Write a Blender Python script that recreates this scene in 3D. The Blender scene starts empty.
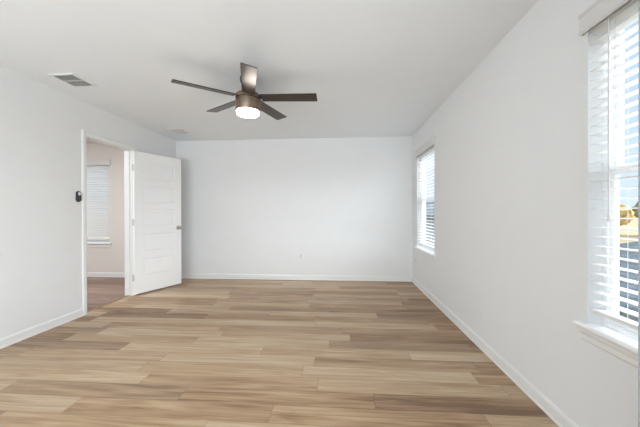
import bpy, bmesh, math, random
from mathutils import Vector, Matrix, noise
random.seed(7)
S = bpy.context.scene
COL = S.collection
PI = math.pi

# ------------------------------------------------------------------ camera
CAM_Z = 1.1643
yaw, pitch, roll = 0.0715, -0.0035, -0.0024
F = Vector((-math.sin(yaw) * math.cos(pitch), math.cos(yaw) * math.cos(pitch), math.sin(pitch)))
R0 = Vector((math.cos(yaw), math.sin(yaw), 0)); U0 = R0.cross(F)
Rr = math.cos(roll) * R0 + math.sin(roll) * U0
Ur = -math.sin(roll) * R0 + math.cos(roll) * U0
cam_d = bpy.data.cameras.new('camera')
cam = bpy.data.objects.new('camera', cam_d); COL.objects.link(cam)
cam_d.sensor_width = 36.0
cam_d.lens = 298.6 / 640 * 36.0
cam_d.clip_start = 0.02; cam_d.clip_end = 1000
M = Matrix((Rr, Ur, -F)).transposed().to_4x4()
M.translation = Vector((0, 0, CAM_Z))
cam.matrix_world = M
S.camera = cam

# ------------------------------------------------------------------ world, sun, area lights, exposure
W = bpy.data.worlds.new('sky'); S.world = W; W.use_nodes = True
wn = W.node_tree.nodes; wl = W.node_tree.links; wn.clear()
tc = wn.new('ShaderNodeTexCoord'); sp = wn.new('ShaderNodeSeparateXYZ')
rp = wn.new('ShaderNodeValToRGB'); bg = wn.new('ShaderNodeBackground'); wo = wn.new('ShaderNodeOutputWorld')
wl.new(tc.outputs['Generated'], sp.inputs[0]); wl.new(sp.outputs['Z'], rp.inputs[0])
rp.color_ramp.elements[0].position = 0.0; rp.color_ramp.elements[0].color = (0.80, 0.90, 1.0, 1)
rp.color_ramp.elements[1].position = 0.55; rp.color_ramp.elements[1].color = (0.42, 0.64, 0.98, 1)
wl.new(rp.outputs[0], bg.inputs[0]); bg.inputs[1].default_value = 0.85
wl.new(bg.outputs[0], wo.inputs[0])

def add_light(name, kind, loc, direction, energy, color=(1, 1, 1), **kw):
    d = bpy.data.lights.new(name, kind); d.energy = energy; d.color = color
    for k, v in kw.items(): setattr(d, k, v)
    o = bpy.data.objects.new(name, d); COL.objects.link(o); o.location = loc
    o.rotation_euler = Vector(direction).to_track_quat('-Z', 'Y').to_euler()
    return o

add_light('hazy_sun', 'SUN', (20, -4, 20), (-0.80, 0.20, -0.50), 11.0, (0.95, 0.97, 1.0), angle=math.radians(60))
add_light('added_fill_behind_camera', 'AREA', (-0.9, -2.2, 1.30), (0.02, 1, 0.36), 174.0, (0.85, 0.935, 1.0), shape='RECTANGLE', size=3.4, size_y=2.2)  # added frontal fill, out of view
add_light('bedroom_overhead_fill', 'AREA', (-1.0, -1.2, 2.40), (0, 0.5, -1), 12.0, (0.86, 0.93, 1.0), shape='RECTANGLE', size=2.6, size_y=1.4)  # unseen overhead fill added behind the camera, no fixture modelled
add_light('side_room_added_fill', 'AREA', (-4.6, 3.0, 2.40), (0, 0.15, -1), 72.0, (0.93, 0.97, 1.0), shape='RECTANGLE', size=1.2, size_y=1.2)  # added out-of-view fill that brightens the room beyond the door

S.view_settings.view_transform = 'Standard'
S.view_settings.look = 'None'
S.view_settings.gamma = 1
S.view_settings.use_curve_mapping = False
S.view_settings.exposure = 0.43
S.cycles.max_bounces = 14
S.cycles.diffuse_bounces = 8
S.cycles.transparent_max_bounces = 16
S.cycles.caustics_reflective = False
S.cycles.caustics_refractive = False
S.cycles.sample_clamp_indirect = 8.0
S.cycles.use_denoising = True

# ------------------------------------------------------------------ materials
def srgb(r, g, b):
    f = lambda c: (c / 255 / 12.92) if c / 255 <= 0.04045 else ((c / 255 + 0.055) / 1.055) ** 2.4
    return (f(r), f(g), f(b), 1)

def base_mat(name):
    m = bpy.data.materials.new(name); m.use_nodes = True
    return m, m.node_tree.nodes, m.node_tree.links, m.node_tree.nodes['Principled BSDF']

def paint(name, col, rough=0.6, bump=0.0, scale=260.0, metal=0.0, var=0.015, spec=0.5):
    """Plain painted or moulded surface: tiny tone mottling and an optional fine bump."""
    m, n, l, b = base_mat(name)
    no = n.new('ShaderNodeTexNoise'); no.inputs['Scale'].default_value = 6.0
    ge = n.new('ShaderNodeNewGeometry'); l.new(ge.outputs['Position'], no.inputs['Vector'])
    mx = n.new('ShaderNodeMix'); mx.data_type = 'RGBA'
    mx.inputs[6].default_value = tuple(c * (1 - var) for c in col[:3]) + (1,)
    mx.inputs[7].default_value = tuple(min(1, c * (1 + var)) for c in col[:3]) + (1,)
    l.new(no.outputs['Fac'], mx.inputs[0]); l.new(mx.outputs[2], b.inputs['Base Color'])
    b.inputs['Roughness'].default_value = rough; b.inputs['Metallic'].default_value = metal
    b.inputs['Specular IOR Level'].default_value = spec
    if bump:
        n2 = n.new('ShaderNodeTexNoise'); n2.inputs['Scale'].default_value = scale
        l.new(ge.outputs['Position'], n2.inputs['Vector'])
        bp = n.new('ShaderNodeBump'); bp.inputs['Strength'].default_value = bump; bp.inputs['Distance'].default_value = 0.001
        l.new(n2.outputs['Fac'], bp.inputs['Height']); l.new(bp.outputs[0], b.inputs['Normal'])
    return m

def plank_floor(name, stops, y0, rough=0.42, greyed=srgb(182, 167, 149)):
    """Laminate planks 155 mm by 1.22 m running along X, each with its own tone and grain."""
    m, n, l, b = base_mat(name)
    ge = n.new('ShaderNodeNewGeometry'); s = n.new('ShaderNodeSeparateXYZ'); l.new(ge.outputs['Position'], s.inputs[0])
    def mt(op, a, c=None, d=None):
        k = n.new('ShaderNodeMath'); k.operation = op
        for i, v in enumerate((a, c, d)):
            if v is None: continue
            if isinstance(v, (int, float)): k.inputs[i].default_value = v
            else: l.new(v, k.inputs[i])
        return k.outputs[0]
    v = mt('DIVIDE', mt('SUBTRACT', s.outputs['Y'], y0), 0.155)
    row = mt('FLOOR', v); fv = mt('FRACT', v)
    wr = n.new('ShaderNodeTexWhiteNoise'); wr.noise_dimensions = '1D'; l.new(row, wr.inputs['W'])
    u = mt('DIVIDE', mt('ADD', s.outputs['X'], mt('MULTIPLY', wr.outputs['Value'], 7.0)), 1.22)
    colm = mt('FLOOR', u); fu = mt('FRACT', u)
    cv = n.new('ShaderNodeCombineXYZ'); l.new(row, cv.inputs[0]); l.new(colm, cv.inputs[1])
    wi = n.new('ShaderNodeTexWhiteNoise'); wi.noise_dimensions = '3D'; l.new(cv.outputs[0], wi.inputs['Vector'])
    # grain coordinates, different on every plank
    def grain(sx, sy, detail, dist):
        g = n.new('ShaderNodeCombineXYZ')
        l.new(mt('MULTIPLY', s.outputs['X'], sx), g.inputs[0])
        l.new(mt('MULTIPLY', s.outputs['Y'], sy), g.inputs[1])
        l.new(mt('MULTIPLY', wi.outputs['Value'], 57.0), g.inputs[2])
        t = n.new('ShaderNodeTexNoise'); t.inputs['Scale'].default_value = 1.0; t.inputs['Detail'].default_value = detail
        t.inputs['Distortion'].default_value = dist; t.inputs['Roughness'].default_value = 0.6
        l.new(g.outputs[0], t.inputs['Vector']); return t.outputs['Fac']
    g1 = grain(2.6, 75.0, 6.0, 0.5)      # fine streaks
    g2 = grain(1.1, 13.0, 2.0, 1.2)      # broad cathedral bands
    g3 = grain(5.0, 26.0, 3.0, 2.0)      # knots and flecks
    tone = mt('ADD', mt('MULTIPLY', wi.outputs['Value'], 0.34), mt('ADD', mt('MULTIPLY', g2, 0.62), mt('MULTIPLY', g1, 0.52)))
    tone = mt('SUBTRACT', tone, 0.24)
    cr = n.new('ShaderNodeValToRGB'); l.new(tone, cr.inputs[0])
    e = cr.color_ramp.elements
    e[0].position, e[0].color = stops[0]; e[1].position, e[1].color = stops[-1]
    for p_, c_ in stops[1:-1]:
        x = e.new(p_); x.color = c_
    kn = n.new('ShaderNodeMapRange'); l.new(g3, kn.inputs[0]); kn.inputs[1].default_value = 0.66; kn.inputs[2].default_value = 0.80
    mx = n.new('ShaderNodeMix'); mx.data_type = 'RGBA'; mx.blend_type = 'MULTIPLY'
    l.new(mt('MULTIPLY', kn.outputs[0], 0.55), mx.inputs[0]); l.new(cr.outputs[0], mx.inputs[6]); mx.inputs[7].default_value = srgb(150, 116, 84)
    # joints between planks
    jy = mt('LESS_THAN', mt('MINIMUM', fv, mt('SUBTRACT', 1.0, fv)), 0.009)
    jx = mt('LESS_THAN', mt('MINIMUM', fu, mt('SUBTRACT', 1.0, fu)), 0.0012)
    j = mt('MAXIMUM', jy, jx)
    m2 = n.new('ShaderNodeMix'); m2.data_type = 'RGBA'; m2.blend_type = 'MULTIPLY'
    l.new(mt('MULTIPLY', j, 0.55), m2.inputs[0]); l.new(mx.outputs[2], m2.inputs[6]); m2.inputs[7].default_value = srgb(110, 80, 55)
    w2 = n.new('ShaderNodeSeparateColor'); l.new(wi.outputs['Color'], w2.inputs[0])
    m3 = n.new('ShaderNodeMix'); m3.data_type = 'RGBA'; m3.blend_type = 'MIX'
    l.new(mt('MULTIPLY', mt('POWER', w2.outputs[1], 1.6), 0.24), m3.inputs[0]); l.new(m2.outputs[2], m3.inputs[6]); m3.inputs[7].default_value = greyed
    l.new(m3.outputs[2], b.inputs['Base Color'])
    b.inputs['Roughness'].default_value = rough; b.inputs['Specular IOR Level'].default_value = 0.35
    bp = n.new('ShaderNodeBump'); bp.inputs['Strength'].default_value = 0.12; bp.inputs['Distance'].default_value = 0.001
    l.new(mt('SUBTRACT', g1, j), bp.inputs['Height']); l.new(bp.outputs[0], b.inputs['Normal'])
    return m

def glass(name):
    m = bpy.data.materials.new(name); m.use_nodes = True
    n, l = m.node_tree.nodes, m.node_tree.links; n.clear()
    t = n.new('ShaderNodeBsdfTransparent'); t.inputs[0].default_value = (0.93, 0.96, 0.97, 1)
    g = n.new('ShaderNodeBsdfGlossy'); g.inputs['Roughness'].default_value = 0.02
    lw = n.new('ShaderNodeLayerWeight'); lw.inputs[0].default_value = 0.5
    pw = n.new('ShaderNodeMath'); pw.operation = 'POWER'; l.new(lw.outputs['Facing'], pw.inputs[0]); pw.inputs[1].default_value = 5.0
    fr = n.new('ShaderNodeMath'); fr.operation = 'MULTIPLY_ADD'; l.new(pw.outputs[0], fr.inputs[0]); fr.inputs[1].default_value = 0.5; fr.inputs[2].default_value = 0.03
    mx = n.new('ShaderNodeMixShader'); o = n.new('ShaderNodeOutputMaterial')
    l.new(fr.outputs[0], mx.inputs[0]); l.new(t.outputs[0], mx.inputs[1]); l.new(g.outputs[0], mx.inputs[2]); l.new(mx.outputs[0], o.inputs[0])
    return m

def slat_mat(name, col, trans=0.25):
    m = bpy.data.materials.new(name); m.use_nodes = True
    n, l = m.node_tree.nodes, m.node_tree.links; n.clear()
    d = n.new('ShaderNodeBsdfDiffuse'); d.inputs[0].default_value = col
    t = n.new('ShaderNodeBsdfTranslucent'); t.inputs[0].default_value = col
    mx = n.new('ShaderNodeMixShader'); mx.inputs[0].default_value = trans; o = n.new('ShaderNodeOutputMaterial')
    l.new(d.outputs[0], mx.inputs[1]); l.new(t.outputs[0], mx.inputs[2]); l.new(mx.outputs[0], o.inputs[0])
    return m

def emit(name, col, strength):
    m = bpy.data.materials.new(name); m.use_nodes = True
    n, l = m.node_tree.nodes, m.node_tree.links; n.clear()
    e = n.new('ShaderNodeEmission'); e.inputs[0].default_value = col; e.inputs[1].default_value = strength
    o = n.new('ShaderNodeOutputMaterial'); l.new(e.outputs[0], o.inputs[0]); return m

def brushed(name, c1, c2, rough, metal, along=(1, 1, 60)):
    """Brushed or grained surface: streak noise stretched along one local axis."""
    m, n, l, b = base_mat(name)
    t = n.new('ShaderNodeTexCoord'); mp = n.new('ShaderNodeMapping'); mp.inputs['Scale'].default_value = along
    no = n.new('ShaderNodeTexNoise'); no.inputs['Scale'].default_value = 3.0; no.inputs['Detail'].default_value = 4
    l.new(t.outputs['Object'], mp.inputs[0]); l.new(mp.outputs[0], no.inputs['Vector'])
    mx = n.new('ShaderNodeMix'); mx.data_type = 'RGBA'; mx.inputs[6].default_value = c1; mx.inputs[7].default_value = c2
    l.new(no.outputs['Fac'], mx.inputs[0]); l.new(mx.outputs[2], b.inputs['Base Color'])
    b.inputs['Roughness'].default_value = rough; b.inputs['Metallic'].default_value = metal
    return m

def foliage(name, c1, c2, c3):
    m, n, l, b = base_mat(name)
    t = n.new('ShaderNodeTexCoord'); no = n.new('ShaderNodeTexNoise'); no.inputs['Scale'].default_value = 1.6; no.inputs['Detail'].default_value = 6
    l.new(t.outputs['Object'], no.inputs['Vector']); cr = n.new('ShaderNodeValToRGB')
    cr.color_ramp.elements[0].position = 0.35; cr.color_ramp.elements[0].color = c1
    cr.color_ramp.elements[1].position = 0.68; cr.color_ramp.elements[1].color = c3
    x = cr.color_ramp.elements.new(0.5); x.color = c2
    l.new(no.outputs['Fac'], cr.inputs[0]); l.new(cr.outputs[0], b.inputs['Base Color']); b.inputs['Roughness'].default_value = 0.9
    return m

def shingle(name, c1, c2, sy=0.16):
    m, n, l, b = base_mat(name)
    t = n.new('ShaderNodeTexCoord'); mp = n.new('ShaderNodeMapping'); mp.inputs['Rotation'].default_value = (0, 0, PI / 2)
    br = n.new('ShaderNodeTexBrick'); br.inputs['Scale'].default_value = 1.0
    br.inputs['Brick Width'].default_value = 0.32; br.inputs['Row Height'].default_value = sy; br.inputs['Mortar Size'].default_value = 0.008
    br.inputs['Color1'].default_value = c1; br.inputs['Color2'].default_value = c2; br.inputs['Mortar'].default_value = tuple(c * 0.5 for c in c1[:3]) + (1,)
    l.new(t.outputs['Object'], mp.inputs[0]); l.new(mp.outputs[0], br.inputs['Vector']); l.new(br.outputs[0], b.inputs['Base Color'])
    b.inputs['Roughness'].default_value = 0.95
    return m

m_wall = paint('wall_paint', (0.785, 0.795, 0.80, 1), 0.75, 0.10, 220, spec=0.25)
m_hall = paint('side_room_paint', (0.76, 0.725, 0.685, 1), 0.75, 0.10, 220, spec=0.25)
m_ceil = paint('ceiling_paint', (0.83, 0.862, 0.885, 1), 0.85, 0.15, 160, spec=0.2)
m_trim = paint('white_trim_enamel', (0.80, 0.805, 0.80, 1), 0.38)
m_door = paint('white_door_enamel', (0.86, 0.86, 0.86, 1), 0.42)
m_stool = paint('white_stool_enamel', (0.90, 0.90, 0.90, 1), 0.3)
m_vinyl = paint('white_window_vinyl', (0.85, 0.86, 0.87, 1), 0.35)
m_plastic = paint('white_plastic', (0.80, 0.80, 0.79, 1), 0.4)
m_valance = paint('off_white_valance', (0.70, 0.70, 0.69, 1), 0.5)
m_recept = paint('receptacle_plastic', (0.62, 0.62, 0.61, 1), 0.4)
m_slot = paint('dark_slot', (0.12, 0.12, 0.12, 1), 0.6)
m_cord = paint('blind_cord', (0.75, 0.75, 0.74, 1), 0.8)
m_wand = paint('clear_grey_wand', (0.72, 0.72, 0.72, 1), 0.25)
m_black = paint('black_plastic', (0.012, 0.012, 0.013, 1), 0.35)
m_btn = paint('pale_button', (0.75, 0.75, 0.74, 1), 0.3)
m_vent = paint('vent_enamel', (0.62, 0.62, 0.61, 1), 0.5)
m_duct = paint('dark_duct', (0.06, 0.06, 0.06, 1), 0.8)
m_nickel = paint('satin_nickel', (0.42, 0.41, 0.39, 1), 0.28, metal=1.0)
m_hinge = paint('pale_nickel', (0.62, 0.61, 0.59, 1), 0.4, metal=0.6)
m_slat = slat_mat('white_blind_slat', (0.90, 0.90, 0.90, 1), 0.40)
m_blade = brushed('dark_walnut_blade', srgb(50, 41, 36), srgb(76, 62, 52), 0.31, 0.5, (2, 30, 30))
m_bronze = brushed('brushed_bronze', srgb(122, 105, 92), srgb(154, 135, 119), 0.34, 0.85, (1, 1, 40))
m_dark = paint('dark_bronze', srgb(48, 40, 35), 0.4, metal=0.6)
m_lens = emit('lit_fan_lens', (1.0, 0.94, 0.88, 1), 38.0)
m_glass = glass('window_glass')
m_floor = plank_floor('oak_laminate', [
    (0.26, srgb(116, 86, 61)), (0.40, srgb(152, 121, 91)), (0.52, srgb(174, 145, 113)),
    (0.64, srgb(187, 162, 131)), (0.78, srgb(202, 183, 157))], 1.778 - 0.155 * 40)
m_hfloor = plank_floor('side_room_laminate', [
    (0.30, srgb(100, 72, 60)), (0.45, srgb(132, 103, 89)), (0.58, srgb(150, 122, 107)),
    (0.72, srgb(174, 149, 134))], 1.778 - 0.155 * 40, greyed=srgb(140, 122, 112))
m_strip = paint('oak_transition', srgb(142, 112, 86), 0.45, var=0.1)

# ------------------------------------------------------------------ mesh helpers
def bm_new(): return bmesh.new()

def add_box(bm, x0, x1, y0, y1, z0, z1, mat=0, M=None):
    vs = [Vector((x, y, z)) for x in (x0, x1) for y in (y0, y1) for z in (z0, z1)]
    if M is not None: vs = [M @ v for v in vs]
    v = [bm.verts.new(p) for p in vs]
    for q in ((0, 1, 3, 2), (4, 6, 7, 5), (0, 4, 5, 1), (2, 3, 7, 6), (0, 2, 6, 4), (1, 5, 7, 3)):
        f = bm.faces.new([v[i] for i in q]); f.material_index = mat
    return v

def add_lathe(bm, prof, seg=40, M=None, cap=True):
    """Revolve (radius, z) pairs around Z."""
    rings = []
    for r, z in prof:
        ring = []
        for k in range(seg):
            a = 2 * PI * k / seg
            p = Vector((r * math.cos(a), r * math.sin(a), z))
            ring.append(bm.verts.new(M @ p if M is not None else p))
        rings.append(ring)
    for a, b in zip(rings, rings[1:]):
        for k in range(seg):
            bm.faces.new((a[k], a[(k + 1) % seg], b[(k + 1) % seg], b[k]))
    if cap:
        bm.faces.new(list(reversed(rings[0]))); bm.faces.new(rings[-1])

def add_prism(bm, pts, axis_from, axis_to, frame):
    """Extrude the 2D outline pts between two positions; frame(p, t) gives the 3D point."""
    a = [bm.verts.new(frame(p, axis_from)) for p in pts]
    b = [bm.verts.new(frame(p, axis_to)) for p in pts]
    n = len(pts)
    for i in range(n):
        bm.faces.new((a[i], a[(i + 1) % n], b[(i + 1) % n], b[i]))
    bm.faces.new(list(reversed(a))); bm.faces.new(b)

def add_tube(bm, p0, p1, r, seg=10):
    p0, p1 = Vector(p0), Vector(p1)
    Mx = (p1 - p0).to_track_quat('Z', 'Y').to_matrix().to_4x4(); Mx.translation = p0
    L = (p1 - p0).length
    add_lathe(bm, [(r, 0), (r, L)], seg, Mx)

def obj(name, bm, mats, parent=None, smooth=False, bevel=0.0, loc=None):
    bmesh.ops.recalc_face_normals(bm, faces=bm.faces)
    me = bpy.data.meshes.new(name); bm.to_mesh(me); bm.free()
    for m in (mats if isinstance(mats, (list, tuple)) else [mats]): me.materials.append(m)
    o = bpy.data.objects.new(name, me); COL.objects.link(o)
    if parent is not None: o.parent = parent
    if loc is not None: o.location = loc
    if bevel:
        b = o.modifiers.new('bevel', 'BEVEL'); b.width = bevel; b.segments = 2; b.limit_method = 'ANGLE'
    if smooth:
        for p in me.polygons: p.use_smooth = True
        try:
            e = o.modifiers.new('edges', 'EDGE_SPLIT'); e.split_angle = math.radians(38)
        except Exception: pass
    return o

def tag(o, label, cat, group=None, kind=None):
    o['label'] = label; o['category'] = cat
    if group: o['group'] = group
    if kind: o['kind'] = kind
    return o

def empty(name, loc, label, cat, group=None, rz=0.0, kind=None):
    o = bpy.data.objects.new(name, None); COL.objects.link(o); o.location = loc; o.rotation_euler = (0, 0, rz)
    o.empty_display_size = 0.1
    return tag(o, label, cat, group, kind)

def struct(name, bm, mats, label, cat, **kw):
    return tag(obj(name, bm, mats, **kw), label, cat, kind='structure')

# ------------------------------------------------------------------ room numbers (metres)
XL, XR, YB, H = -2.93, 1.19, 5.116, 2.44
YN = -2.3                       # room goes on behind the camera to here
T, TP = 0.14, 0.115             # outer wall and partition thickness
HX = -6.6                       # far side of the side room
DY0, DY1, DH = 3.24, 4.00, 2.045   # doorway in the left wall
WZ0, WZ1 = 0.60, 2.075          # window openings
W1 = (3.925, 4.815); W2 = (0.645, 1.535); W3 = (-5.08, -4.19)

def wall_cells(bm, axis, a0, a1, t0, t1, holes, z0=0.0, z1=H):
    """Wall along 'x' or 'y' from a0 to a1, thickness t0..t1, with (lo, hi, zlo, zhi) holes."""
    cuts = sorted({a0, a1} | {h[0] for h in holes} | {h[1] for h in holes})
    for lo, hi in zip(cuts, cuts[1:]):
        mid = (lo + hi) / 2
        spans = [(z0, z1)]
        for h in holes:
            if h[0] < mid < h[1]:
                spans = [s for s in ((z0, h[2]), (h[3], z1)) if s[1] - s[0] > 1e-4]
        for s0, s1 in spans:
            if axis == 'y': add_box(bm, t0, t1, lo, hi, s0, s1)
            else: add_box(bm, lo, hi, t0, t1, s0, s1)

# floor, ceilings
bm = bm_new(); add_box(bm, XL - 0.06, XR + T, YN - 0.1, YB + T, -0.12, 0.0)
struct('floor', bm, m_floor, 'light oak laminate plank floor of the empty bedroom', 'floor')
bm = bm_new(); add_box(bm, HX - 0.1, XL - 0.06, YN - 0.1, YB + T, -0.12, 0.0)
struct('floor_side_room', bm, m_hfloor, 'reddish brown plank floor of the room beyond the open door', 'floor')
bm = bm_new(); add_box(bm, XL - TP, XR + T, YN - 0.1, YB + T, H, H + 0.12)
struct('ceiling', bm, m_ceil, 'flat white ceiling above the bedroom with the fan', 'ceiling')
bm = bm_new(); add_box(bm, HX - 0.1, XL - TP, YN - 0.1, YB + T, H, H + 0.12)
struct('ceiling_side_room', bm, m_ceil, 'white ceiling sliver of the room beyond the open door', 'ceiling')

# walls
bm = bm_new(); wall_cells(bm, 'x', XL - TP, XR + T, YB, YB + T, [])
struct('wall_back', bm, m_wall, 'plain pale grey end wall facing the camera', 'wall')
bm = bm_new(); wall_cells(bm, 'y', YN, YB, XR, XR + T, [(W1[0], W1[1], WZ0, WZ1), (W2[0], W2[1], WZ0, WZ1)])
struct('wall_right', bm, m_wall, 'pale grey right wall holding the two bedroom windows', 'wall')
bm = bm_new(); wall_cells(bm, 'y', YN, YB, XL - TP, XL, [(DY0 - 0.018, DY1 + 0.018, 0, DH + 0.018)])
for f in bm.faces:
    f.normal_update()
    if abs(f.calc_center_median().x - (XL - TP)) < 1e-3: f.material_index = 1
struct('wall_left', bm, [m_wall, m_hall], 'pale grey left wall with the doorway', 'wall')
bm = bm_new(); add_box(bm, XL - TP, XR + T, YN - 0.1, YN, 0, H)
struct('wall_front', bm, m_wall, 'pale grey wall behind the camera', 'wall')
bm = bm_new(); add_box(bm, 0.4065, XR, 0.34, 0.44, 0, H)
struct('wall_stub', bm, paint('shaded_wall_end', (0.27, 0.28, 0.295, 1), 0.7), 'thin wall end greyed for shade at the right edge of the frame beside the near window', 'wall')  # backlit shade of the wall end is put into this dark grey
bm = bm_new(); wall_cells(bm, 'x', HX - 0.1, XL - TP, YB, YB + T, [(W3[0], W3[1], WZ0, WZ1)])
struct('wall_side_room_back', bm, m_hall, 'beige wall with a window seen through the doorway', 'wall')
bm = bm_new(); add_box(bm, HX - 0.1, HX, YN, YB, 0, H); add_box(bm, HX - 0.1, XL - TP, YN - 0.1, YN, 0, H)
struct('wall_side_room_left', bm, m_hall, 'beige far wall of the room beyond the doorway', 'wall')

# baseboards: flat board, eased top and a small shoe moulding
BPROF = [(0, 0), (0.017, 0), (0.019, 0.004), (0.018, 0.012), (0.013, 0.018), (0.013, 0.070), (0.010, 0.078), (0.006, 0.084), (0, 0.086)]
def baseboard(name, label, segs, mat=m_trim):
    bm = bm_new()
    for kind, c, s, a0, a1 in segs:      # kind 'x': wall plane y=c; 'y': wall plane x=c; s: side it grows to
        if kind == 'x': add_prism(bm, BPROF, a0, a1, lambda p, t: Vector((t, c + s * p[0], p[1])))
        else: add_prism(bm, BPROF, a0, a1, lambda p, t: Vector((c + s * p[0], t, p[1])))
    struct(name, bm, mat, label, 'baseboard')
baseboard('baseboard_back', 'white baseboard along the end wall', [('x', YB, -1, XL, XR)])
baseboard('baseboard_right', 'white baseboard along the right window wall', [('y', XR, -1, 0.44, YB)])
baseboard('baseboard_left', 'white baseboard along the left wall beside the doorway', [('y', XL, 1, YN, DY0 - 0.063), ('y', XL, 1, DY1 + 0.063, YB)])
baseboard('baseboard_side_room', 'white baseboard under the window beyond the doorway', [('x', YB, -1, HX, XL - TP)])

# doorway: casing on both faces, jamb lining with stop
def casing(bm, xf, s):
    prof = [(0, 0), (0.009, 0), (0.014, 0.010), (0.016, 0.040), (0.012, 0.054), (0, 0.057)]
    w = 0.057; r = 0.006
    for side in (-1, 1):
        y0 = (DY0 - r) if side < 0 else (DY1 + r)
        add_prism(bm, prof, 0.0, DH + r + w, lambda p, t: Vector((xf + s * p[0], y0 + side * p[1], t)))
    add_prism(bm, prof, DY0 - r - w * 0.0, DY1 + r, lambda p, t: Vector((xf + s * p[0], t, DH + r + p[1])))
bm = bm_new(); casing(bm, XL, 1)
struct('trim_1', bm, m_trim, 'white casing around the doorway on the bedroom side', 'door casing')
bm = bm_new(); casing(bm, XL - TP, -1)
struct('trim_2', bm, m_trim, 'white casing around the doorway on the far side', 'door casing')
bm = bm_new()
add_box(bm, XL - TP, XL, DY0 - 0.018, DY0, 0, DH + 0.018); add_box(bm, XL - TP, XL, DY1, DY1 + 0.018, 0, DH + 0.018)
add_box(bm, XL - TP, XL, DY0, DY1, DH, DH + 0.018)
sx0, sx1 = XL - 0.075, XL - 0.040
add_box(bm, sx0, sx1, DY0, DY0 + 0.011, 0, DH); add_box(bm, sx0, sx1, DY1 - 0.011, DY1, 0, DH); add_box(bm, sx0, sx1, DY0 + 0.011, DY1 - 0.011, DH - 0.011, DH)
struct('trim_3', bm, m_trim, 'white door jamb lining with stop in the doorway', 'door jamb')
bm = bm_new(); add_prism(bm, [(-0.022, 0), (-0.016, 0.006), (0.016, 0.006), (0.022, 0)], DY0, DY1, lambda p, t: Vector((XL - 0.06 + p[0], t, p[1])))
struct('trim_4', bm, m_strip, 'thin wood transition strip across the doorway floor', 'threshold')

# ------------------------------------------------------------------ door leaf
DW, DT, DZ0, DZ1 = 0.762, 0.035, 0.018, 2.035
th = 0.3857
door = empty('door_1', (XL + 0.008, DY1 - 0.002, 0), 'white five panel door swung wide open into the bedroom', 'door', kind='structure')
door.rotation_euler = (0, 0, PI / 2 - th)          # local +X runs from hinge to free edge, local -Y faces the camera
panels = [(0.242, 0.498), (0.590, 0.855), (0.948, 1.208), (1.300, 1.560), (1.650, 1.912)]
px0, px1 = 0.118, DW - 0.118
bm = bm_new()
def door_face(y, s):
    xs = [0, px0, px1, DW]
    zs = [DZ0] + [z for p in panels for z in p] + [DZ1]
    for i in range(3):
        for k in range(len(zs) - 1):
            a0, a1, b0, b1 = xs[i], xs[i + 1], zs[k], zs[k + 1]
            if i == 1 and k % 2 == 1:
                rings = []
                for ins, dep in ((0, 0), (0.007, 0.009), (0.022, 0.009), (0.034, 0.003)):
                    rings.append([bm.verts.new((x, y + s * dep, z)) for x, z in ((a0 + ins, b0 + ins), (a1 - ins, b0 + ins), (a1 - ins, b1 - ins), (a0 + ins, b1 - ins))])
                for r, q in zip(rings, rings[1:]):
                    for j in range(4): bm.faces.new((r[j], r[(j + 1) % 4], q[(j + 1) % 4], q[j]))
                bm.faces.new(rings[-1])
            else:
                bm.faces.new([bm.verts.new((x, y, z)) for x, z in ((a0, b0), (a1, b0), (a1, b1), (a0, b1))])
door_face(-DT, 1); door_face(0.0, -1)
for q in (((0, -DT, DZ0), (0, 0, DZ0), (0, 0, DZ1), (0, -DT, DZ1)), ((DW, -DT, DZ0), (DW, 0, DZ0), (DW, 0, DZ1), (DW, -DT, DZ1)),
          ((0, -DT, DZ0), (DW, -DT, DZ0), (DW, 0, DZ0), (0, 0, DZ0)), ((0, -DT, DZ1), (DW, -DT, DZ1), (DW, 0, DZ1), (0, 0, DZ1))):
    bm.faces.new([bm.verts.new(p) for p in q])
bmesh.ops.remove_doubles(bm, verts=bm.verts, dist=1e-5)
obj('door_leaf', bm, m_door, door)
for y, s in ((-DT, -1), (0.0, 1)):
    bm = bm_new()
    Mx = Matrix.Translation((DW - 0.060, y, 0.925)) @ Matrix.Rotation(PI / 2 * (1 if s < 0 else -1), 4, 'X')
    add_lathe(bm, [(0.033, 0), (0.033, 0.005), (0.029, 0.009), (0.013, 0.011), (0.011, 0.028), (0.013, 0.034), (0.022, 0.040), (0.0265, 0.048), (0.027, 0.056), (0.024, 0.064), (0.015, 0.068), (0.004, 0.069)], 28, Mx)
    k = obj('door_knob', bm, m_nickel, door, smooth=True)
    k['label'] = 'satin nickel round door knob'
bm = bm_new(); add_box(bm, DW, DW + 0.0012, -0.029, -0.006, 0.897, 0.953)
obj('latch_plate', bm, m_nickel, door)
for z in (0.25, 1.03, 1.80):
    bm = bm_new(); add_box(bm, -0.003, 0.0, -0.030, 0.001, z - 0.045, z + 0.045); add_tube(bm, (-0.006, 0.005, z - 0.045), (-0.006, 0.005, z + 0.045), 0.006)
    h = obj('hinge', bm, m_hinge, door, smooth=True); h['label'] = 'satin nickel hinge'

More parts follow.
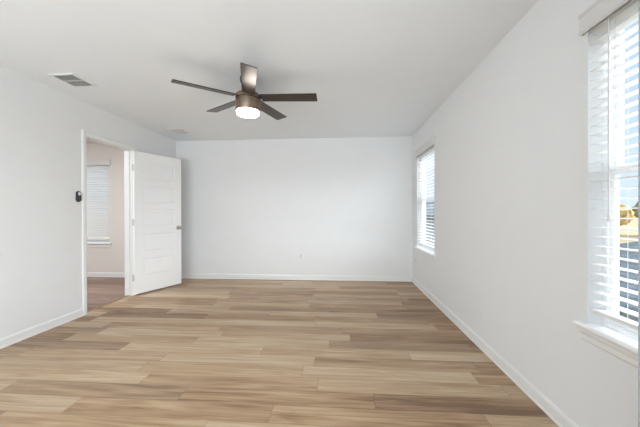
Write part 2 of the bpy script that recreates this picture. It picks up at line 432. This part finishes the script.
# ------------------------------------------------------------------ windows (structure) and blinds (things)
def make_window(name, label):
    """Local frame: x along the wall 0..0.89, y from the room face (0) outwards, z up."""
    w = 0.89
    root = empty(name, (0, 0, 0), label, 'window', kind='structure')
    bm = bm_new()
    f0, f1 = 0.065, 0.118
    add_box(bm, 0, 0.030, f0, f1, WZ0 + 0.025, WZ1); add_box(bm, w - 0.030, w, f0, f1, WZ0 + 0.025, WZ1)
    add_box(bm, 0.030, w - 0.030, f0, f1, WZ1 - 0.030, WZ1); add_box(bm, 0.030, w - 0.030, f0, f1, WZ0 + 0.025, WZ0 + 0.043)
    obj('window_frame', bm, m_vinyl, root, bevel=0.002)
    zm = 1.36
    for nm, y0, z0, z1 in (('lower_sash', 0.072, WZ0 + 0.043, zm + 0.018), ('upper_sash', 0.092, zm - 0.018, WZ1 - 0.030)):
        bm = bm_new(); r = 0.026
        add_box(bm, 0.030, 0.030 + r, y0, y0 + 0.024, z0, z1); add_box(bm, w - 0.030 - r, w - 0.030, y0, y0 + 0.024, z0, z1)
        add_box(bm, 0.030 + r, w - 0.030 - r, y0, y0 + 0.024, z0, z0 + 0.028); add_box(bm, 0.030 + r, w - 0.030 - r, y0, y0 + 0.024, z1 - 0.038, z1)
        s = obj(nm, bm, m_vinyl, root, bevel=0.002)
        bm = bm_new(); add_box(bm, 0.030 + r, w - 0.030 - r, y0 + 0.011, y0 + 0.013, z0 + 0.028, z1 - 0.038)
        obj('pane', bm, m_glass, s)
    bm = bm_new()      # stool with rounded nose, and the apron under it
    nose = [(0.0, 0.0), (0.066, 0.0), (0.066, 0.024), (0.0, 0.024)]
    add_box(bm, 0, w, -0.002, 0.066, WZ0 + 0.001, WZ0 + 0.025)
    pr = [(0, WZ0 + 0.001), (-0.030, WZ0 + 0.001), (-0.036, WZ0 + 0.006), (-0.038, WZ0 + 0.013), (-0.036, WZ0 + 0.020), (-0.030, WZ0 + 0.025), (0, WZ0 + 0.025)]
    add_prism(bm, pr, -0.045, w + 0.045, lambda p, t: Vector((t, p[0], p[1])))
    obj('window_stool', bm, m_stool, root)
    bm = bm_new()
    pr = [(0, WZ0), (-0.016, WZ0), (-0.016, WZ0 - 0.020), (-0.011, WZ0 - 0.034), (-0.011, WZ0 - 0.056), (-0.006, WZ0 - 0.064), (0, WZ0 - 0.064)]
    add_prism(bm, pr, -0.028, w + 0.028, lambda p, t: Vector((t, p[0], p[1])))
    obj('window_apron', bm, m_trim, root)
    return root

def make_blind(label, tilt=0.0, wand_x=0.775, z_bottom=0.680):
    w = 0.89
    root = empty('window_blind', (0, 0, 0), label, 'window blind', 'white faux wood window blinds')
    a, b = 0.006, w - 0.006
    bm = bm_new(); add_box(bm, a, b, 0.004, 0.056, 2.028, WZ1 - 0.003)
    obj('headrail', bm, m_plastic, root)
    bm = bm_new()      # valance board: moulded front, end returns back to the wall
    pr = [(-0.001, 2.034), (-0.010, 2.028), (-0.017, 2.036), (-0.012, 2.042), (-0.012, 2.112), (-0.017, 2.118), (-0.019, 2.128), (-0.001, 2.128)]
    add_prism(bm, pr, -0.030, w + 0.030, lambda p, t: Vector((t, p[0] - 0.006, p[1])))
    for x0, x1 in ((-0.030, -0.020), (w + 0.020, w + 0.030)): add_box(bm, x0, x1, -0.0075, -0.001, 2.031, 2.127)
    obj('valance', bm, m_valance, root)
    bm = bm_new()
    z = 2.014
    while z > z_bottom + 0.045:
        Mx = Matrix.Translation((0, 0.030, z)) @ Matrix.Rotation(tilt, 4, 'X')
        # slightly crowned slat in three strips
        pr = [(-0.025, -0.0014), (-0.009, 0.0004), (0.009, 0.0004), (0.025, -0.0014), (0.025, 0.0014), (0.009, 0.0032), (-0.009, 0.0032), (-0.025, 0.0014)]
        add_prism(bm, pr, a, b, lambda p, t: Mx @ Vector((t, p[0], p[1])))
        z -= 0.044
    obj('slats', bm, m_slat, root)
    bm = bm_new(); add_box(bm, a, b, 0.006, 0.054, z_bottom, z_bottom + 0.020)
    obj('bottom_rail', bm, m_plastic, root, bevel=0.003)
    for x in (0.14, w - 0.14):
        bm = bm_new()
        for y in (0.0035, 0.0565): add_tube(bm, (x, y, z_bottom + 0.018), (x, y, 2.03), 0.0009, 5)
        obj('ladder_cord', bm, m_cord, root)
    bm = bm_new(); add_tube(bm, (wand_x, -0.001, 1.15), (wand_x, -0.001, 2.05), 0.0036, 8); add_lathe(bm, [(0.004, 0), (0.0065, 0.006), (0.0065, 0.03), (0.004, 0.036)], 8, Matrix.Translation((wand_x, -0.001, 1.12)))
    o = obj('tilt_wand', bm, m_wand, root, smooth=True); o['label'] = 'grey tilt wand'
    return root

def place(root, kind, c):
    if kind == 'right':      # window in the right wall, room face x=XR, local x -> world +y, local y -> world +x (mirrored below)
        root.location = (XR, c + 0.0, 0); root.rotation_euler = (0, 0, 0)
    return root

def right_wall_matrix(y0):   # local (x, y, z) -> world (XR + y, y0 + x, z): a mirror, so bake it into the meshes
    return Matrix(((0, 1, 0, XR), (1, 0, 0, y0), (0, 0, 1, 0), (0, 0, 0, 1)))

def bake(root, Mw, origin):
    """Turn a window or blind built in the local frame into its wall, root staying at the sill."""
    inv = Matrix.Translation(-Vector(origin)) @ Mw
    root.location = origin
    def walk(o):
        for ch in o.children:
            if ch.type == 'MESH':
                ch.data.transform(inv)
                if inv.determinant() < 0: ch.data.flip_normals()
            walk(ch)
    walk(root)

for nm, y0, lab, bl in (('window_1', W1[0], 'far bedroom window on the right wall near the end wall corner', 'white slat blind in the far right wall window near the corner'),
                        ('window_2', W2[0], 'near bedroom window cut by the right edge of the frame', 'large white slat blind at the right edge of the frame')):
    w_ = make_window(nm, lab); bake(w_, right_wall_matrix(y0), (XR, y0, WZ0))
    b_ = make_blind(bl); bake(b_, right_wall_matrix(y0), (XR, y0, WZ0 + 0.02))
w_ = make_window('window_3', 'window of the side room seen through the doorway')
bake(w_, Matrix.Translation((W3[0], YB, 0)), (W3[0], YB, WZ0))
b_ = make_blind('white slat blind seen through the doorway on the beige wall', tilt=0.92, wand_x=0.115)
bake(b_, Matrix.Translation((W3[0], YB, 0)), (W3[0], YB, WZ0 + 0.02))

# ------------------------------------------------------------------ ceiling fan
FX, FY, FZ = -0.872, 2.77, 2.248
fan = empty('ceiling_fan', (FX, FY, H), 'bronze five blade ceiling fan with a lit round lamp', 'ceiling fan')
fan.rotation_euler = (0, math.radians(1.2), 0)
dz = lambda z: z - H
bm = bm_new(); add_lathe(bm, [(0.077, dz(2.4395)), (0.079, dz(2.425)), (0.075, dz(2.395)), (0.060, dz(2.375)), (0.035, dz(2.368))], 40)
obj('canopy', bm, m_dark, fan, smooth=True)
bm = bm_new(); add_lathe(bm, [(0.032, dz(2.372)), (0.032, dz(2.285))], 24)
obj('neck', bm, m_dark, fan, smooth=True)
bm = bm_new(); add_lathe(bm, [(0.060, dz(2.290)), (0.100, dz(2.286)), (0.113, dz(2.276)), (0.116, dz(2.255)), (0.116, dz(2.130)), (0.113, dz(2.120)), (0.104, dz(2.118))], 48)
hs = obj('motor_housing', bm, m_bronze, fan, smooth=True)
bm = bm_new(); add_lathe(bm, [(0.1175, dz(2.236)), (0.1175, dz(2.228))], 48, cap=False)
obj('trim_ring', bm, m_dark, hs, smooth=True)
bm = bm_new(); add_lathe(bm, [(0.104, dz(2.119)), (0.103, dz(2.102)), (0.099, dz(2.091)), (0.086, dz(2.084)), (0.050, dz(2.080)), (0.010, dz(2.079))], 48)
l_ = obj('lamp_lens', bm, m_lens, fan, smooth=True); l_['label'] = 'frosted lens glowing warm white'
for k in range(5):
    ang = math.radians(-71.8 + 72 * k)
    Mx = Matrix.Rotation(ang, 4, 'Z') @ Matrix.Translation((0, 0, dz(FZ))) @ Matrix.Rotation(math.radians(-10.5), 4, 'X')
    bm = bm_new()
    r0, r1, hw0, hw1, t = 0.125, 0.652, 0.058, 0.064, 0.0035
    out = [(r0, -hw0), (r1 - 0.006, -hw1), (r1, -hw1 + 0.006), (r1, hw1 - 0.006), (r1 - 0.006, hw1), (r0, hw0)]
    add_prism(bm, out, -t, t, lambda p, z: Vector((p[0], p[1], z)))
    bl = obj('blade', bm, m_blade, fan, bevel=0.0015); bl.matrix_local = Mx
    bm = bm_new()
    add_prism(bm, [(0.075, -0.026), (0.150, -0.030), (0.185, -0.016), (0.185, 0.016), (0.150, 0.030), (0.075, 0.026)], t, t + 0.005, lambda p, z: Vector((p[0], p[1], z)))
    for sx, sy in ((0.150, -0.015), (0.150, 0.015), (0.172, 0.0)): add_lathe(bm, [(0.004, 0.005 + t), (0.003, 0.008 + t)], 10, Matrix.Translation((sx, sy, 0)))
    obj('blade_iron', bm, m_dark, bl)

# ------------------------------------------------------------------ ceiling vents
def vent(cx, cy, wx, wy, label, a1, a2):
    root = empty('ceiling_vent', (cx, cy, H), label, 'ceiling vent', 'ceiling air registers')
    hx, hy, fl = wx / 2, wy / 2, 0.022
    bm = bm_new()
    for x0, x1, y0, y1 in ((-hx - fl, hx + fl, -hy - fl, -hy), (-hx - fl, hx + fl, hy, hy + fl), (-hx - fl, -hx, -hy, hy), (hx, hx + fl, -hy, hy), (-hx, hx, -0.006, 0.006)):
        add_box(bm, x0, x1, y0, y1, -0.010, -0.0005)
    obj('flange', bm, m_plastic, root, bevel=0.002)
    bm = bm_new(); add_box(bm, -hx, hx, -hy, hy, -0.0018, -0.0006)
    obj('duct_backing', bm, m_duct, root)
    for s, ang in ((-1, a1), (1, a2)):
        bm = bm_new(); n = 9
        y0, y1 = (-hy, -0.006) if s < 0 else (0.006, hy)
        for i in range(n):
            y = y0 + (i + 0.5) * (y1 - y0) / n
            Mx = Matrix.Translation((0, y, -0.0075)) @ Matrix.Rotation(ang, 4, 'X')
            add_box(bm, -hx, hx, -0.0065, 0.0065, -0.0006, 0.0006, M=Mx)
        obj('louver_bank', bm, m_vent, root)
    return root
vent(-2.557, 2.692, 0.195, 0.230, 'ceiling vent with grey louvers nearest the camera', 0.7, 0.7)
vent(-2.515, 4.500, 0.195, 0.230, 'pale ceiling vent above the open door', 0.12, 0.12)

# ------------------------------------------------------------------ wall remote, outlets
rc = empty('wall_remote', (XL, 3.128, 1.348), 'small black pill shaped remote mounted on the wall beside the doorway', 'remote control')
def pill(bm, hw, hh, x0, x1, seg=14):
    pts = [(hw * math.cos(PI * k / seg), hh - hw + hw * math.sin(PI * k / seg)) for k in range(seg + 1)]
    pts += [(-p[0], -p[1]) for p in pts]
    add_prism(bm, pts, x0, x1, lambda p, t: Vector((t, p[0], p[1])))
bm = bm_new(); pill(bm, 0.028, 0.062, 0.0005, 0.009); obj('wall_cradle', bm, m_black, rc, bevel=0.002)
bm = bm_new(); pill(bm, 0.025, 0.058, 0.009, 0.020); obj('handset', bm, m_black, rc, bevel=0.003)
bm = bm_new(); add_lathe(bm, [(0.019, 0.0), (0.018, 0.002), (0.010, 0.0026)], 24, Matrix.Translation((0.020, 0.0, 0.030)) @ Matrix.Rotation(PI / 2, 4, 'Y'))
o = obj('round_button', bm, m_btn, rc, smooth=True); o['label'] = 'round pale button'
for z in (-0.004, -0.022, -0.040):
    bm = bm_new(); add_lathe(bm, [(0.006, 0.0), (0.0055, 0.001)], 14, Matrix.Translation((0.020, 0.0, z)) @ Matrix.Rotation(PI / 2, 4, 'Y'))
    obj('key', bm, m_slot, rc)

def outlet(loc, rz, label):
    root = empty('power_outlet', loc, label, 'power outlet', 'white duplex wall outlets', rz)
    bm = bm_new(); add_box(bm, -0.035, 0.035, -0.006, -0.0005, -0.057, 0.057); obj('cover_plate', bm, m_plastic, root, bevel=0.003)
    for z in (-0.020, 0.020):
        bm = bm_new(); add_box(bm, -0.0165, 0.0165, -0.0078, -0.0055, z - 0.014, z + 0.014); r_ = obj('receptacle', bm, m_recept, root, bevel=0.003)
        bm = bm_new()
        for x, hh in ((-0.0065, 0.0045), (0.0065, 0.0035)): add_box(bm, x - 0.001, x + 0.001, -0.0084, -0.0075, z + 0.002 - hh, z + 0.002 + hh)
        add_box(bm, -0.002, 0.002, -0.0084, -0.0075, z - 0.010, z - 0.006)
        obj('slots', bm, m_slot, r_)
    return root
outlet((-0.697, YB, 0.41), 0, 'white wall outlet low on the end wall')
outlet((XR, 4.88, 0.41), -PI / 2, 'white wall outlet below the far right window')

# ------------------------------------------------------------------ outside the windows
GZ = -2.9
m_ground = foliage('dry_grass', srgb(146, 128, 92), srgb(168, 146, 104), srgb(184, 164, 122))
bm = bm_new(); add_box(bm, 1.5, 420, -120, 420, GZ - 0.3, GZ); add_box(bm, -160, 1.5, 5.6, 420, GZ - 0.3, GZ)
struct('ground', bm, m_ground, 'tan dry field outside the windows', 'ground')
m_siding = paint('grey_lap_siding', srgb(118, 126, 130), 0.8)
m_roof = shingle('grey_shingles', srgb(92, 98, 100), srgb(112, 117, 118))
m_bark = paint('bark', srgb(84, 66, 50), 0.9, var=0.1)

def house(name, x0, x1, y0, y1, zw, zr, label, gableaxis='y'):
    root = empty(name, ((x0 + x1) / 2, (y0 + y1) / 2, GZ), label, 'house', 'neighbouring house')
    cx, cy = root.location.x, root.location.y; hx, hy = (x1 - x0) / 2, (y1 - y0) / 2
    zw -= GZ; zr -= GZ
    bm = bm_new(); add_box(bm, -hx, hx, -hy, hy, 0, zw)
    z = 0.2
    while z < zw - 0.1:                      # lap boards on the face towards the windows
        add_box(bm, -hx - 0.012, -hx, -hy, hy, z, z + 0.17); add_box(bm, -hx, hx, -hy - 0.012, -hy, z, z + 0.17); z += 0.2
    obj('house_wall', bm, m_siding, root)
    e = 0.4
    bm = bm_new(); r = hx * 0.55 if hy > hx else 0
    b = [bm.verts.new(p) for p in ((-hx - e, -hy - e, zw), (hx + e, -hy - e, zw), (hx + e, hy + e, zw), (-hx - e, hy + e, zw))]
    b2 = [bm.verts.new((v.co.x, v.co.y, zw + 0.15)) for v in b]
    t = [bm.verts.new((0, -hy + hx * 0.7, zr)), bm.verts.new((0, hy - hx * 0.7, zr))]
    bm.faces.new(b)
    for i in range(4): bm.faces.new((b[i], b[(i + 1) % 4], b2[(i + 1) % 4], b2[i]))
    bm.faces.new((b2[0], b2[1], t[0])); bm.faces.new((b2[2], b2[3], t[1]))
    bm.faces.new((b2[1], b2[2], t[1], t[0])); bm.faces.new((b2[3], b2[0], t[0], t[1]))
    obj('house_roof', bm, m_roof, root)
    for y in (-hy * 0.5, hy * 0.45):
        bm = bm_new(); zc = zw * 0.62
        for a in ((-0.55, -0.47, -0.7, 0.7), (0.47, 0.55, -0.7, 0.7), (-0.47, 0.47, 0.62, 0.7), (-0.47, 0.47, -0.7, -0.62), (-0.47, 0.47, -0.03, 0.03)):
            add_box(bm, -hx - 0.05, -hx - 0.013, y + a[0], y + a[1], zc + a[2], zc + a[3])
        f_ = obj('house_window', bm, m_vinyl, root)
        bm = bm_new(); add_box(bm, -hx - 0.03, -hx - 0.02, y - 0.47, y + 0.47, zc - 0.62, zc + 0.62); obj('house_pane', bm, m_slot, f_)
    return root
house('neighbor_house', 4.6, 10.4, 20.0, 34.0, 0.9, 2.1, 'tall grey neighbouring house outside the far window')
house('neighbor_garage', 6.0, 12.0, 1.0, 11.5, -0.9, 0.35, 'low grey roofed building outside the near window')

m_tree = [foliage('hazed_autumn_leaves', srgb(176, 138, 74), srgb(210, 172, 106), srgb(232, 204, 148)),  # autumn leaf tones, lightened to carry the distance haze in the colour
          foliage('olive_leaves', srgb(128, 124, 78), srgb(158, 150, 100), srgb(188, 178, 130))]
def tree(x, y, h, w, k, label):
    root = empty('field_tree', (x, y, GZ), label, 'tree', 'trees at the edge of the field')
    bm = bm_new(); add_lathe(bm, [(0.035 * h, 0), (0.022 * h, 0.25 * h), (0.012 * h, 0.6 * h)], 8)
    obj('trunk', bm, m_bark, root, smooth=True)
    bm = bm_new()
    for q in range(9):
        c = Vector((random.uniform(-1, 1) * w * 0.32, random.uniform(-1, 1) * w * 0.32, h * random.uniform(0.42, 0.82)))
        rr = w * random.uniform(0.20, 0.30)
        g = bmesh.ops.create_icosphere(bm, subdivisions=3, radius=rr, matrix=Matrix.Translation(c))
        for v in g['verts']:
            d = (v.co - c).normalized()
            v.co += d * rr * (0.35 * noise.noise(v.co * (2.2 / rr) + Vector((q, x, y))) + 0.2 * noise.noise(v.co * (6 / rr)))
    obj('crown', bm, m_tree[k], root)
for i, (az, dist, h, w, k) in enumerate(((13, 84, 6.4, 6, 1), (24, 76, 6.5, 7, 0), (31, 70, 6, 6, 1), (36, 78, 6.2, 5.5, 0), (40.3, 66, 5.6, 4.5, 0),
                                       (44.5, 74, 5.6, 5.5, 1), (50, 70, 6, 6, 0))):
    a = math.radians(az)
    tree(dist * math.sin(a), dist * math.cos(a), h, w, k, ['orange leaved tree at the far edge of the field', 'olive green tree at the far edge of the field'][k])
